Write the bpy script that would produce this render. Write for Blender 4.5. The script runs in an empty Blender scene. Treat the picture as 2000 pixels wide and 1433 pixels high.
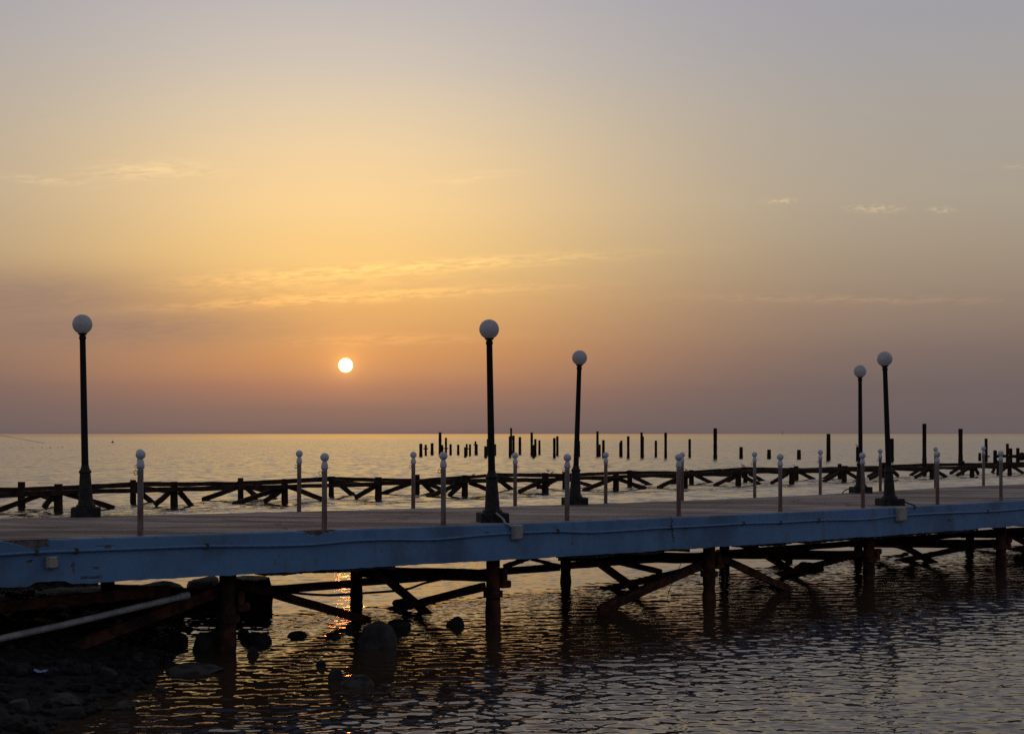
import bpy, math, random
import numpy as np
from mathutils import Vector, Matrix, noise

R = math.radians
scene = bpy.context.scene
col = scene.collection

# ------------------------------------------------------------------ camera
EYE, F, HZ = 3.1, 2800.0, 847.0          # eye height over the sea, focal length and horizon row for a 2000 px wide frame
cam_data = bpy.data.cameras.new('camera')
cam_data.sensor_width = 36.0
cam_data.lens = 36.0 * F / 2000.0
cam_data.shift_y = (HZ - 716.5) / 2000.0
cam_data.clip_start, cam_data.clip_end = 0.1, 100000.0
cam = bpy.data.objects.new('camera', cam_data)
cam.location = (0, 0, EYE)
cam.rotation_euler = (R(90), 0, 0)
col.objects.link(cam)
scene.camera = cam

# ------------------------------------------------------------------ sun and sky directions
TH0 = R(40.03)                          # bearing of the pier
SUN_AZ = math.atan((675 - 1000) / F)     # to the right of +Y
SUN_EL = math.atan((HZ - 714) / F)
SUN_DIR = Vector((math.sin(SUN_AZ) * math.cos(SUN_EL), math.cos(SUN_AZ) * math.cos(SUN_EL), math.sin(SUN_EL)))


class Nd:
    """small helper: shader-node sockets with arithmetic"""
    def __init__(s, tree, sock): s.t, s.s = tree, sock
    def _m(s, op, *a):
        n = s.t.nodes.new('ShaderNodeMath'); n.operation = op
        for i, v in enumerate((s,) + a):
            if isinstance(v, Nd): s.t.links.new(v.s, n.inputs[i])
            else: n.inputs[i].default_value = v
        return Nd(s.t, n.outputs[0])
    def __add__(s, o): return s._m('ADD', o)
    __radd__ = __add__
    def __sub__(s, o): return s._m('SUBTRACT', o)
    def __rsub__(s, o): return (s * -1.0) + o
    def __mul__(s, o): return s._m('MULTIPLY', o)
    __rmul__ = __mul__
    def __truediv__(s, o): return s._m('DIVIDE', o)
    def __neg__(s): return s * -1.0
    def exp(s): return s._m('EXPONENT')
    def sqrt(s): return s._m('SQRT')
    def abs(s): return s._m('ABSOLUTE')
    def clamp(s): return s._m('MAXIMUM', 0.0)._m('MINIMUM', 1.0)
    def smooth(s, a, b):
        n = s.t.nodes.new('ShaderNodeMapRange'); n.interpolation_type = 'SMOOTHSTEP'
        s.t.links.new(s.s, n.inputs['Value'])
        n.inputs['From Min'].default_value, n.inputs['From Max'].default_value = a, b
        return Nd(s.t, n.outputs['Result'])


def mixc(t, fac, a, b, mode='MIX'):
    n = t.nodes.new('ShaderNodeMix'); n.data_type = 'RGBA'; n.blend_type = mode; n.clamp_factor = True
    for key, v in (('Factor', fac), ('A', a), ('B', b)):
        sock = [i for i in n.inputs if i.name == key and i.enabled][0]
        if isinstance(v, Nd): t.links.new(v.s, sock)
        elif key == 'Factor': sock.default_value = v
        else: sock.default_value = (*v, 1.0)
    return Nd(t, [o for o in n.outputs if o.enabled][0])


def lin(c):
    return tuple((v / 255 / 12.92) if v / 255 <= 0.04045 else ((v / 255 + 0.055) / 1.055) ** 2.4 for v in c)


def ramp(t, fac, stops):
    n = t.nodes.new('ShaderNodeValToRGB'); e = n.color_ramp.elements
    while len(e) < len(stops): e.new(0.5)
    for el, (p, c) in zip(e, sorted(stops)):
        el.position = p; el.color = (*c, 1.0)
    t.links.new(fac.s, n.inputs[0])
    return Nd(t, n.outputs[0])


def dotv(t, vec, d):
    n = t.nodes.new('ShaderNodeVectorMath'); n.operation = 'DOT_PRODUCT'
    t.links.new(vec, n.inputs[0]); n.inputs[1].default_value = d
    return Nd(t, n.outputs['Value'])


def noise_tex(t, vec, scale, detail=4.0, rough=0.55, color=False, dist=0.0):
    n = t.nodes.new('ShaderNodeTexNoise')
    if vec is not None: t.links.new(vec, n.inputs['Vector'])
    n.inputs['Scale'].default_value = scale; n.inputs['Detail'].default_value = detail
    n.inputs['Roughness'].default_value = rough; n.inputs['Distortion'].default_value = dist
    return Nd(t, n.outputs['Color' if color else 'Fac'])


def comb(t, x, y, z):
    n = t.nodes.new('ShaderNodeCombineXYZ')
    for i, v in enumerate((x, y, z)):
        if isinstance(v, Nd): t.links.new(v.s, n.inputs[i])
        else: n.inputs[i].default_value = v
    return n.outputs[0]


def build_world():
    w = bpy.data.worlds.new('World'); scene.world = w; w.use_nodes = True
    t = w.node_tree; t.nodes.clear()
    tc = t.nodes.new('ShaderNodeTexCoord').outputs['Generated']
    nn = t.nodes.new('ShaderNodeVectorMath'); nn.operation = 'NORMALIZE'; t.links.new(tc, nn.inputs[0]); d = nn.outputs[0]
    dz = dotv(t, d, (0, 0, 1))
    fwd = dotv(t, d, (math.sin(SUN_AZ), math.cos(SUN_AZ), 0))
    lat = dotv(t, d, (math.cos(SUN_AZ), -math.sin(SUN_AZ), 0))
    el = dz._m('ARCSINE') * (180 / math.pi)
    latd = lat._m('ARCSINE') * (180 / math.pi)
    ca = dotv(t, d, tuple(SUN_DIR))
    ang = ca._m('MINIMUM', 1.0)._m('ARCCOSINE') * (180 / math.pi)
    # streaky unevenness of the haze
    hv = comb(t, latd * 0.05, el * 0.55, 0.0)
    hz = noise_tex(t, hv, 1.0, 2.0, 0.55) - 0.5
    elw = (el + hz * 0.55)._m('MAXIMUM', 0.0)
    fac = (elw / 90.0).sqrt()
    P = lambda y: math.sqrt(max(0.0, math.degrees(math.atan((HZ - y) / F))) / 90)
    Q = lambda e: math.sqrt(e / 90)
    high = [(Q(30), (178, 168, 161)), (Q(60), (108, 116, 132)), (1.0, (92, 103, 124))]
    sunc = [(0.0, (118, 97, 93)), (P(800), (146, 112, 97)), (P(760), (174, 123, 96)), (P(690), (216, 152, 93)), (P(600), (235, 178, 107)),
            (P(500), (250, 204, 130)), (P(400), (251, 211, 149)), (P(300), (242, 210, 162)), (P(230), (230, 206, 170)), (P(120), (210, 196, 181)), (P(0), (192, 185, 182))] + high
    side = [(0.0, (101, 91, 92)), (P(760), (111, 98, 96)), (P(690), (126, 109, 102)), (P(600), (147, 127, 112)), (P(500), (162, 146, 127)),
            (P(400), (170, 158, 141)), (P(230), (168, 161, 153)), (P(120), (163, 160, 161)), (P(0), (159, 157, 166)),
            (Q(30), (156, 148, 147)), (Q(60), (104, 109, 125)), (1.0, (92, 103, 124))]
    back = [(0.0, (112, 109, 120)), (Q(6), (126, 123, 135)), (Q(16), (134, 135, 150)), (Q(30), (122, 128, 146)), (Q(60), (97, 107, 129)), (1.0, (92, 103, 124))]
    C = lambda L: [(p, lin(c)) for p, c in L]
    cs, cd, cb = (ramp(t, fac, C(L)) for L in (sunc, side, back))
    wgt = (-(latd * latd) / (2 * 8.3 ** 2)).exp() * fwd.smooth(0.0, 0.5)
    c = mixc(t, fwd.smooth(-0.4, 0.75), cb, cd)
    c = mixc(t, wgt, c, cs)
    # aureole round the sun, dimmed by the haze near the horizon
    aur = (-(ang / 1.15)).exp() * 0.24 + (-(ang / 0.22)).exp() * 0.8 + (-(ang / 4.0)).exp() * 0.03
    aur = aur * el.smooth(0.2, 3.2)
    c = mixc(t, 1.0, c, mixc(t, aur, (0, 0, 0), (1.0, 0.42, 0.08)), 'ADD')
    # thin cloud streaks, placed by bearing and height
    dy = dotv(t, d, (0, 1, 0))._m('MAXIMUM', 0.15)
    px = dotv(t, d, (1, 0, 0)) / dy * F + 1000.0
    py = HZ - dz / dy * F
    n1 = noise_tex(t, comb(t, px * 0.017, (py + px * 0.055) * 0.12, 3.1), 1.0, 4.0, 0.72)
    tex = n1.smooth(0.38, 0.60)
    patches = [(690, 580, 230, 7, -.052, 1.0), (830, 521, 240, 8, -.063, .95), (540, 550, 200, 16, -.04, .55), (285, 334, 80, 13, -.03, .65),
               (75, 352, 60, 5, .10, .6), (320, 604, 260, 8, -.05, .55), (730, 664, 140, 8, -.02, .55), (1660, 585, 230, 6, .01, .4), (930, 346, 60, 6, -.12, .35)]
    small = [(1526, 393, 20, 3.2, -.05, .9), (1712, 408, 34, 5, .0, .95), (1838, 410, 15, 4, .0, .95), (1984, 326, 14, 3, .0, .5)]
    def msum(L):
        m = None
        for (cx, cy, wx, wy, sl, st) in L:
            dx = px - float(cx)
            dy = py - float(cy) - dx * sl
            g = (-(dx * dx) * (0.5 / wx ** 2) - (dy * dy) * (0.5 / wy ** 2)).exp() * st
            m = g if m is None else m + g
        return m
    frontm = fwd.smooth(0.2, 0.5)
    n3 = noise_tex(t, comb(t, px * 0.07, py * 0.19, 5.0), 1.0, 2.0, 0.6).smooth(0.38, 0.62)
    cl = (msum(patches) * tex + msum(small) * n3) * frontm
    lit = mixc(t, 1.0, c, (1.30, 1.24, 1.08), 'MULTIPLY')
    lit = mixc(t, 1.0, lit, (0.10, 0.065, 0.02), 'ADD')
    c = mixc(t, cl.clamp() * 0.85, c, lit)
    # duller veils low on the left
    veil = msum([(60, 570, 190, 30, -.02, .5), (170, 642, 280, 36, .0, .62)]) * frontm * (n1 + 0.5)
    c = mixc(t, veil.clamp(), c, lin((143, 119, 109)))
    # solar disc
    disc = 1.0 - ang.smooth(0.255, 0.285)
    c = mixc(t, disc, c, (90.0, 12.0, 2.2))
    bg = t.nodes.new('ShaderNodeBackground'); t.links.new(c.s, bg.inputs['Color']); bg.inputs['Strength'].default_value = 1.0
    out = t.nodes.new('ShaderNodeOutputWorld'); t.links.new(bg.outputs[0], out.inputs[0])
    w.cycles.sampling_method = 'MANUAL'; w.cycles.sample_map_resolution = 2048


build_world()
sun_data = bpy.data.lights.new('sun', 'SUN')
sun_data.energy = 0.003                    # a low sun almost drowned in haze
sun_data.color = (1.0, 0.18, 0.04)
sun_data.angle = R(0.55)
sun = bpy.data.objects.new('sun', sun_data)
sun.rotation_euler = SUN_DIR.to_track_quat('Z', 'Y').to_euler()
col.objects.link(sun)
scene.view_settings.view_transform = 'Standard'
scene.view_settings.look = 'None'
scene.view_settings.exposure = 0.0
scene.view_settings.gamma = 1.0
scene.cycles.use_denoising = False
scene.cycles.max_bounces = 4
scene.cycles.caustics_reflective = False
scene.cycles.caustics_refractive = False
scene.cycles.sample_clamp_indirect = 12.0

# ------------------------------------------------------------------ materials
def new_mat(name):
    m = bpy.data.materials.new(name); m.use_nodes = True
    t = m.node_tree; b = t.nodes['Principled BSDF']
    return m, t, b


def objco(t, which='Object'):
    return t.nodes.new('ShaderNodeTexCoord').outputs[which]


def sepz(t, vec):
    n = t.nodes.new('ShaderNodeSeparateXYZ'); t.links.new(vec, n.inputs[0])
    return [Nd(t, o) for o in n.outputs]


def bump(t, b, h, strength, dist):
    n = t.nodes.new('ShaderNodeBump'); n.inputs['Strength'].default_value = strength; n.inputs['Distance'].default_value = dist
    t.links.new(h.s, n.inputs['Height']); t.links.new(n.outputs[0], b.inputs['Normal'])


def two_tone(name, c1, c2, scale, rough, lo=.4, hi=.6, bs=.3, bd=.01, detail=6, stretch=None, c3=None):
    m, t, b = new_mat(name); v = t.nodes.new('ShaderNodeNewGeometry').outputs['Position']
    if stretch:
        mp = t.nodes.new('ShaderNodeMapping'); mp.inputs['Scale'].default_value = stretch
        t.links.new(v, mp.inputs[0]); v = mp.outputs[0]
    n = noise_tex(t, v, scale, detail, .6)
    c = mixc(t, n.smooth(lo, hi), c1, c2)
    if c3:
        c = mixc(t, noise_tex(t, v, scale * .23, 4, .6).smooth(.48, .66), c, c3)
    t.links.new(c.s, b.inputs['Base Color']); b.inputs['Roughness'].default_value = rough
    bump(t, b, noise_tex(t, v, scale * 3, 4, .6), bs, bd)
    return m


def deck_mat():
    m, t, b = new_mat('weathered concrete'); v = objco(t)
    mp = t.nodes.new('ShaderNodeMapping'); mp.inputs['Scale'].default_value = (.35, 1, 1); t.links.new(v, mp.inputs[0])
    n = noise_tex(t, mp.outputs[0], .9, 6, .66); n2 = noise_tex(t, v, 9, 4, .6)
    c = mixc(t, n.smooth(.34, .66), (.15, .108, .092), (.40, .32, .28))
    mp2 = t.nodes.new('ShaderNodeMapping'); mp2.inputs['Scale'].default_value = (.30, 1.15, 1); mp2.inputs['Rotation'].default_value = (0, 0, -TH0); t.links.new(v, mp2.inputs[0])
    n4 = noise_tex(t, mp2.outputs[0], .75, 5, .62, dist=.4)
    c = mixc(t, n4.smooth(.48, .62) * .85, c, (.068, .050, .044))
    c = mixc(t, (n2.smooth(.45, .75)) * .35, c, (.11, .095, .09))
    vo = t.nodes.new('ShaderNodeTexVoronoi'); vo.feature = 'DISTANCE_TO_EDGE'; vo.inputs['Scale'].default_value = .16
    wn = noise_tex(t, v, .8, 5, .6, color=True)
    ad = t.nodes.new('ShaderNodeVectorMath'); ad.operation = 'ADD'; t.links.new(v, ad.inputs[0]); t.links.new(wn.s, ad.inputs[1])
    t.links.new(ad.outputs[0], vo.inputs['Vector'])
    crack = 1.0 - Nd(t, vo.outputs['Distance']).smooth(.0, .009)
    c = mixc(t, crack * .75, c, (.05, .045, .042))
    t.links.new(c.s, b.inputs['Base Color'])
    t.links.new((n * .25 + .65).s, b.inputs['Roughness'])
    b.inputs['Specular IOR Level'].default_value = .12
    bump(t, b, n2 + n * .6 - crack * .5, .2, .01)
    return m


def paint_mat():
    m, t, b = new_mat('blue paint'); v = t.nodes.new('ShaderNodeNewGeometry').outputs['Position']
    mp = t.nodes.new('ShaderNodeMapping'); mp.inputs['Scale'].default_value = (1.6, 1.6, .35); t.links.new(v, mp.inputs[0])
    streak = noise_tex(t, mp.outputs[0], 3.0, 5, .6); blot = noise_tex(t, v, 1.3, 5, .6)
    c = mixc(t, blot.smooth(.3, .7), (.084, .195, .35), (.112, .235, .40))
    c = mixc(t, streak.smooth(.52, .74) * .6, c, (.095, .13, .17))
    c = mixc(t, noise_tex(t, v, .55, 4, .65).smooth(.46, .66) * .7, c, (.046, .088, .145))
    spots = noise_tex(t, v, 6.5, 4, .6).smooth(.64, .71)
    c = mixc(t, spots * .8, c, (.10, .09, .07))
    t.links.new(c.s, b.inputs['Base Color']); b.inputs['Roughness'].default_value = .62
    bump(t, b, noise_tex(t, v, 14, 4, .6) - spots * .5, .3, .01)
    return m


def post_mat():
    m, t, b = new_mat('white paint gone rusty'); v = objco(t); x, y, z = sepz(t, v)
    g = t.nodes.new('ShaderNodeNewGeometry').outputs['Position']
    mp = t.nodes.new('ShaderNodeMapping'); mp.inputs['Scale'].default_value = (1, 1, .3); t.links.new(g, mp.inputs[0])
    n = noise_tex(t, mp.outputs[0], 13, 6, .65)
    rv = Nd(t, t.nodes.new('ShaderNodeObjectInfo').outputs['Random'])
    r = (n + (0.55 - z) * 0.26 + (rv - .5) * .22).smooth(.40, .56)
    up = z.smooth(.84, .93)
    r = r * (1.0 - up * .85)
    c = mixc(t, up, (.175, .150, .140), (.50, .52, .55))
    c = mixc(t, r, c, (.13, .062, .036))
    t.links.new(c.s, b.inputs['Base Color']); b.inputs['Roughness'].default_value = .55
    bump(t, b, n, .3, .004)
    return m


def plain(name, c, rough, var=.25, scale=12.0):
    return two_tone(name, tuple(v * (1 - var) for v in c), tuple(v * (1 + var) for v in c), scale, rough, .3, .7, .15, .004, 4)


def globe_mat():
    m, t, b = new_mat('opal globe'); v = t.nodes.new('ShaderNodeNewGeometry').outputs['Position']
    n = noise_tex(t, v, 5, 4, .6)
    c = mixc(t, n.smooth(.3, .75), (.72, .71, .70), (.58, .57, .56))
    t.links.new(c.s, b.inputs['Base Color']); b.inputs['Roughness'].default_value = .3
    tr = t.nodes.new('ShaderNodeBsdfTranslucent'); tr.inputs['Color'].default_value = (.68, .67, .66, 1)
    mx = t.nodes.new('ShaderNodeMixShader'); mx.inputs[0].default_value = .5
    t.links.new(b.outputs[0], mx.inputs[1]); t.links.new(tr.outputs[0], mx.inputs[2])
    t.links.new(mx.outputs[0], t.nodes['Material Output'].inputs[0])
    return m


def water_mat():
    m, t, b = new_mat('sea water')
    g = t.nodes.new('ShaderNodeNewGeometry'); pos, nor = g.outputs['Position'], g.outputs['Normal']
    x, y, z = sepz(t, pos)
    far = y.smooth(20.0, 60.0) * (1.0 - y.smooth(200.0, 2000.0) * .72)
    def slope(scale, sx, k, detail=3.0, off=0.0):
        v = comb(t, x * (sx * scale), y * scale, off)
        n = noise_tex(t, v, 1.0, detail, .6, color=True)
        s = t.nodes.new('ShaderNodeVectorMath'); s.operation = 'SUBTRACT'; t.links.new(n.s, s.inputs[0]); s.inputs[1].default_value = (.5, .5, .5)
        mu = t.nodes.new('ShaderNodeVectorMath'); mu.operation = 'SCALE'; t.links.new(s.outputs[0], mu.inputs[0])
        if isinstance(k, Nd): t.links.new(k.s, mu.inputs['Scale'])
        else: mu.inputs['Scale'].default_value = k
        return mu.outputs[0]
    parts = [slope(10.0, .5, .20, 2.0), slope(2.2, .5, far * .62), slope(.55, 2.6, far * .34, 3.0, 5.0), slope(.13, 4.0, far * .10, 3.0, 9.0), comb(t, 0.0, far * -.080, 0.0)]
    acc = nor
    for p in parts:
        a = t.nodes.new('ShaderNodeVectorMath'); a.operation = 'ADD'; t.links.new(acc, a.inputs[0]); t.links.new(p, a.inputs[1]); acc = a.outputs[0]
    # on open water at grazing view only the wave faces turned to the shore show
    ax, ay, az = sepz(t, acc)
    acc = comb(t, ax, ay._m('MINIMUM', y.smooth(18.0, 48.0) * -.35 + y.smooth(200.0, 2000.0) * .008 + .30), az)
    nz = t.nodes.new('ShaderNodeVectorMath'); nz.operation = 'NORMALIZE'; t.links.new(acc, nz.inputs[0])
    t.links.new(nz.outputs[0], b.inputs['Normal'])
    b.inputs['Base Color'].default_value = (.042, .026, .015, 1)
    b.inputs['Roughness'].default_value = .025
    b.inputs['IOR'].default_value = 1.333
    return m


def dull(m, v):
    m.node_tree.nodes['Principled BSDF'].inputs['Specular IOR Level'].default_value = v
    return m


M = dict(
    deck=deck_mat(), blue=paint_mat(), post=post_mat(), water=water_mat(), globe=globe_mat(),
    bare=two_tone('bare broken concrete', (.06, .05, .042), (.14, .12, .10), 9, .9, bs=.6, bd=.02),
    rust=two_tone('rusted steel', (.028, .013, .008), (.10, .033, .016), 7, .85, .38, .62, .5, .01, c3=(.018, .012, .010)),
    iron=plain('black painted iron', (.010, .0075, .007), .7),
    ironbase=two_tone('dusty black iron', (.014, .011, .010), (.028, .024, .021), 14, .65, bs=.3, bd=.006),
    plinth=two_tone('tarred concrete', (.016, .013, .011), (.035, .030, .026), 10, .85, bs=.5, bd=.01),
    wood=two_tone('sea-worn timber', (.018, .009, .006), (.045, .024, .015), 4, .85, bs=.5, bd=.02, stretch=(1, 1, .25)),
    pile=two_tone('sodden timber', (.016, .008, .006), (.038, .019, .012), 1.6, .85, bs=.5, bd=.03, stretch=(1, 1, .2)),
    beige=plain('yellowed plastic', (.30, .28, .235), .55, .12),
    cable=plain('painted conduit', (.085, .185, .32), .5, .12),
    clip=plain('rusty clip', (.06, .035, .022), .8, .3),
    greypipe=two_tone('grey pvc', (.19, .19, .18), (.29, .28, .265), 6, .5, bs=.1, bd=.003),
    dark=plain('black rubber', (.012, .010, .010), .6),
    ropem=plain('old rope', (.20, .17, .13), .9, .3, 40),
    rock=two_tone('wet shore rock', (.010, .009, .008), (.030, .026, .022), 5, .8, bs=.7, bd=.03),
    paler=two_tone('pale shore rock', (.018, .016, .014), (.055, .048, .041), 6, .85, bs=.7, bd=.03),
    boulder=two_tone('brown boulder rock', (.011, .009, .0075), (.032, .025, .020), 6, .85, bs=.8, bd=.05),
    shore=two_tone('dark shingle', (.006, .0055, .005), (.018, .016, .014), 8, .85, bs=.8, bd=.05),
    bird=two_tone('grey plumage', (.03, .028, .027), (.10, .095, .09), 20, .8, bs=.1, bd=.003),
    plastic=plain('bluish plastic film', (.20, .26, .40), .5, .1),
    buoym=plain('dark buoy paint', (.03, .02, .02), .6),
)
for _k in ('iron', 'ironbase', 'plinth', 'wood', 'pile', 'rust', 'shore', 'rock', 'paler'): dull(M[_k], .2)

# ------------------------------------------------------------------ mesh helpers
class MB:
    def __init__(s): s.v, s.f, s.mi = [], [], []
    def quad(s, *idx, mi=0): s.f.append(tuple(idx)); s.mi.append(mi)
    def box(s, c, size, rot=None, taper=1.0, bev=0.0):
        hx, hy, hz = (v / 2 for v in size)
        c = Vector(c); b = len(s.v); m = rot if rot is not None else Matrix.Identity(3)
        if bev <= 0:
            for z in (-1, 1):
                k = taper if z > 0 else 1
                for x, y in ((-1, -1), (1, -1), (1, 1), (-1, 1)):
                    s.v.append(tuple(c + m @ Vector((x * hx * k, y * hy * k, z * hz))))
            for q in ((0, 3, 2, 1), (4, 5, 6, 7), (0, 1, 5, 4), (1, 2, 6, 5), (2, 3, 7, 6), (3, 0, 4, 7)):
                s.quad(*(b + i for i in q))
        else:
            rings = [(-hz, bev), (-hz + bev, 0), (hz - bev, 0), (hz, bev)]
            for z, ins in rings:
                k = 1 + (taper - 1) * (z + hz) / (2 * hz)
                X, Y, e = hx * k - ins, hy * k - ins, bev * .8
                for x, y in ((-X + e, -Y), (X - e, -Y), (X, -Y + e), (X, Y - e), (X - e, Y), (-X + e, Y), (-X, Y - e), (-X, -Y + e)):
                    s.v.append(tuple(c + m @ Vector((x, y, z))))
            for i in range(3):
                for j in range(8):
                    a, d = b + i * 8 + j, b + i * 8 + (j + 1) % 8
                    s.quad(a, d, d + 8, a + 8)
            s.quad(*(b + 7 - j for j in range(8))); s.quad(*(b + 24 + j for j in range(8)))
    def lathe(s, prof, n=16, c=(0, 0, 0), cap=True):
        b = len(s.v)
        for r, z in prof:
            for j in range(n):
                a = 2 * math.pi * (j + .5) / n
                s.v.append((c[0] + r * math.cos(a), c[1] + r * math.sin(a), c[2] + z))
        for i in range(len(prof) - 1):
            for j in range(n):
                p, q = b + i * n + j, b + i * n + (j + 1) % n
                s.quad(p, q, q + n, p + n)
        if cap:
            s.quad(*(b + n - 1 - j for j in range(n))); e = b + (len(prof) - 1) * n
            s.quad(*(e + j for j in range(n)))
    def tube(s, pts, r, n=8, cap=True):
        pts = [Vector(p) for p in pts]; b = len(s.v); rr = r if isinstance(r, (list, tuple)) else [r] * len(pts)
        up = Vector((0, 0, 1))
        for i, p in enumerate(pts):
            d = (pts[min(i + 1, len(pts) - 1)] - pts[max(i - 1, 0)]).normalized()
            ref = up if abs(d.z) < .95 else Vector((1, 0, 0))
            x = d.cross(ref).normalized(); y = x.cross(d).normalized()
            for j in range(n):
                a = 2 * math.pi * j / n
                s.v.append(tuple(p + (x * math.cos(a) + y * math.sin(a)) * rr[i]))
        for i in range(len(pts) - 1):
            for j in range(n):
                p, q = b + i * n + j, b + i * n + (j + 1) % n
                s.quad(p, p + n, q + n, q)
        if cap:
            s.quad(*(b + j for j in range(n))); e = b + (len(pts) - 1) * n
            s.quad(*(e + n - 1 - j for j in range(n)))
    def beam(s, p, q, w, h, seg=1, jit=0.0, seed=0):
        """rectangular bar from p to q, h measured upwards"""
        p, q = Vector(p), Vector(q); d = (q - p).normalized()
        side = d.cross(Vector((0, 0, 1))).normalized(); u = side.cross(d).normalized()
        rnd = random.Random(seed); b = len(s.v)
        for i in range(seg + 1):
            c = p.lerp(q, i / seg)
            for a, e in ((-1, -1), (1, -1), (1, 1), (-1, 1)):
                j = Vector([rnd.uniform(-jit, jit) for _ in range(3)])
                s.v.append(tuple(c + side * (a * w / 2) + u * (e * h / 2) + j))
        for i in range(seg):
            for k in range(4):
                a, e = b + i * 4 + k, b + i * 4 + (k + 1) % 4
                s.quad(a, e, e + 4, a + 4)
        s.quad(b + 3, b + 2, b + 1, b); e = b + seg * 4; s.quad(e, e + 1, e + 2, e + 3)
    def build(s, name, mat, parent=None, smooth=False, origin=None):
        me = bpy.data.meshes.new(name)
        v = s.v
        if origin is not None:
            v = [(a - origin[0], b - origin[1], c - origin[2]) for a, b, c in v]
        me.from_pydata(v, [], s.f)
        mats = mat if isinstance(mat, (list, tuple)) else [mat]
        for m in mats: me.materials.append(m)
        if len(mats) > 1: me.polygons.foreach_set('material_index', s.mi)
        if smooth:
            me.polygons.foreach_set('use_smooth', [True] * len(me.polygons))
            try: me.set_sharp_from_angle(angle=R(smooth if smooth is not True else 40))
            except Exception: pass
        me.update()
        o = bpy.data.objects.new(name, me); col.objects.link(o)
        if origin is not None: o.location = origin
        if parent is not None: o.parent = parent
        return o


def tag(o, label=None, cat=None, group=None, kind=None):
    if label: o['label'] = label
    if cat: o['category'] = cat
    if group: o['group'] = group
    if kind: o['kind'] = kind
    return o


def empty(name, loc=(0, 0, 0)):
    o = bpy.data.objects.new(name, None); o.location = loc; o.empty_display_size = .1; col.objects.link(o)
    return o


def dup(o, parent=None):
    c = o.copy(); col.objects.link(c); c.parent = parent
    for k in ('label', 'group', 'category'):
        if parent is None and k in o: c[k] = o[k]
    for ch in [x for x in o.children]: dup(ch, c)
    return c


def at(x, y, D):
    """a sight line of the photograph at true distance D (metres)"""
    return Vector(((x - 1000) / F * D, D, EYE - (y - HZ) / F * D))


def on_sea(x, y):
    return at(x, y, EYE * F / (y - HZ))


ORD = ['first', 'second', 'third', 'fourth', 'fifth', 'sixth', 'seventh', 'eighth', 'ninth', 'tenth', 'eleventh', 'twelfth', 'thirteenth',
       'fourteenth', 'fifteenth', 'sixteenth', 'seventeenth', 'eighteenth', 'nineteenth', 'twentieth']
TENS = {20: 'twenty', 30: 'thirty', 40: 'forty', 50: 'fifty'}
def ordinal(n):
    if n <= 20: return ORD[n - 1]
    t, u = n // 10 * 10, n % 10
    return {20: 'twentieth', 30: 'thirtieth', 40: 'fortieth', 50: 'fiftieth'}[t] if u == 0 else TENS[t] + '-' + ORD[u - 1]

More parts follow.
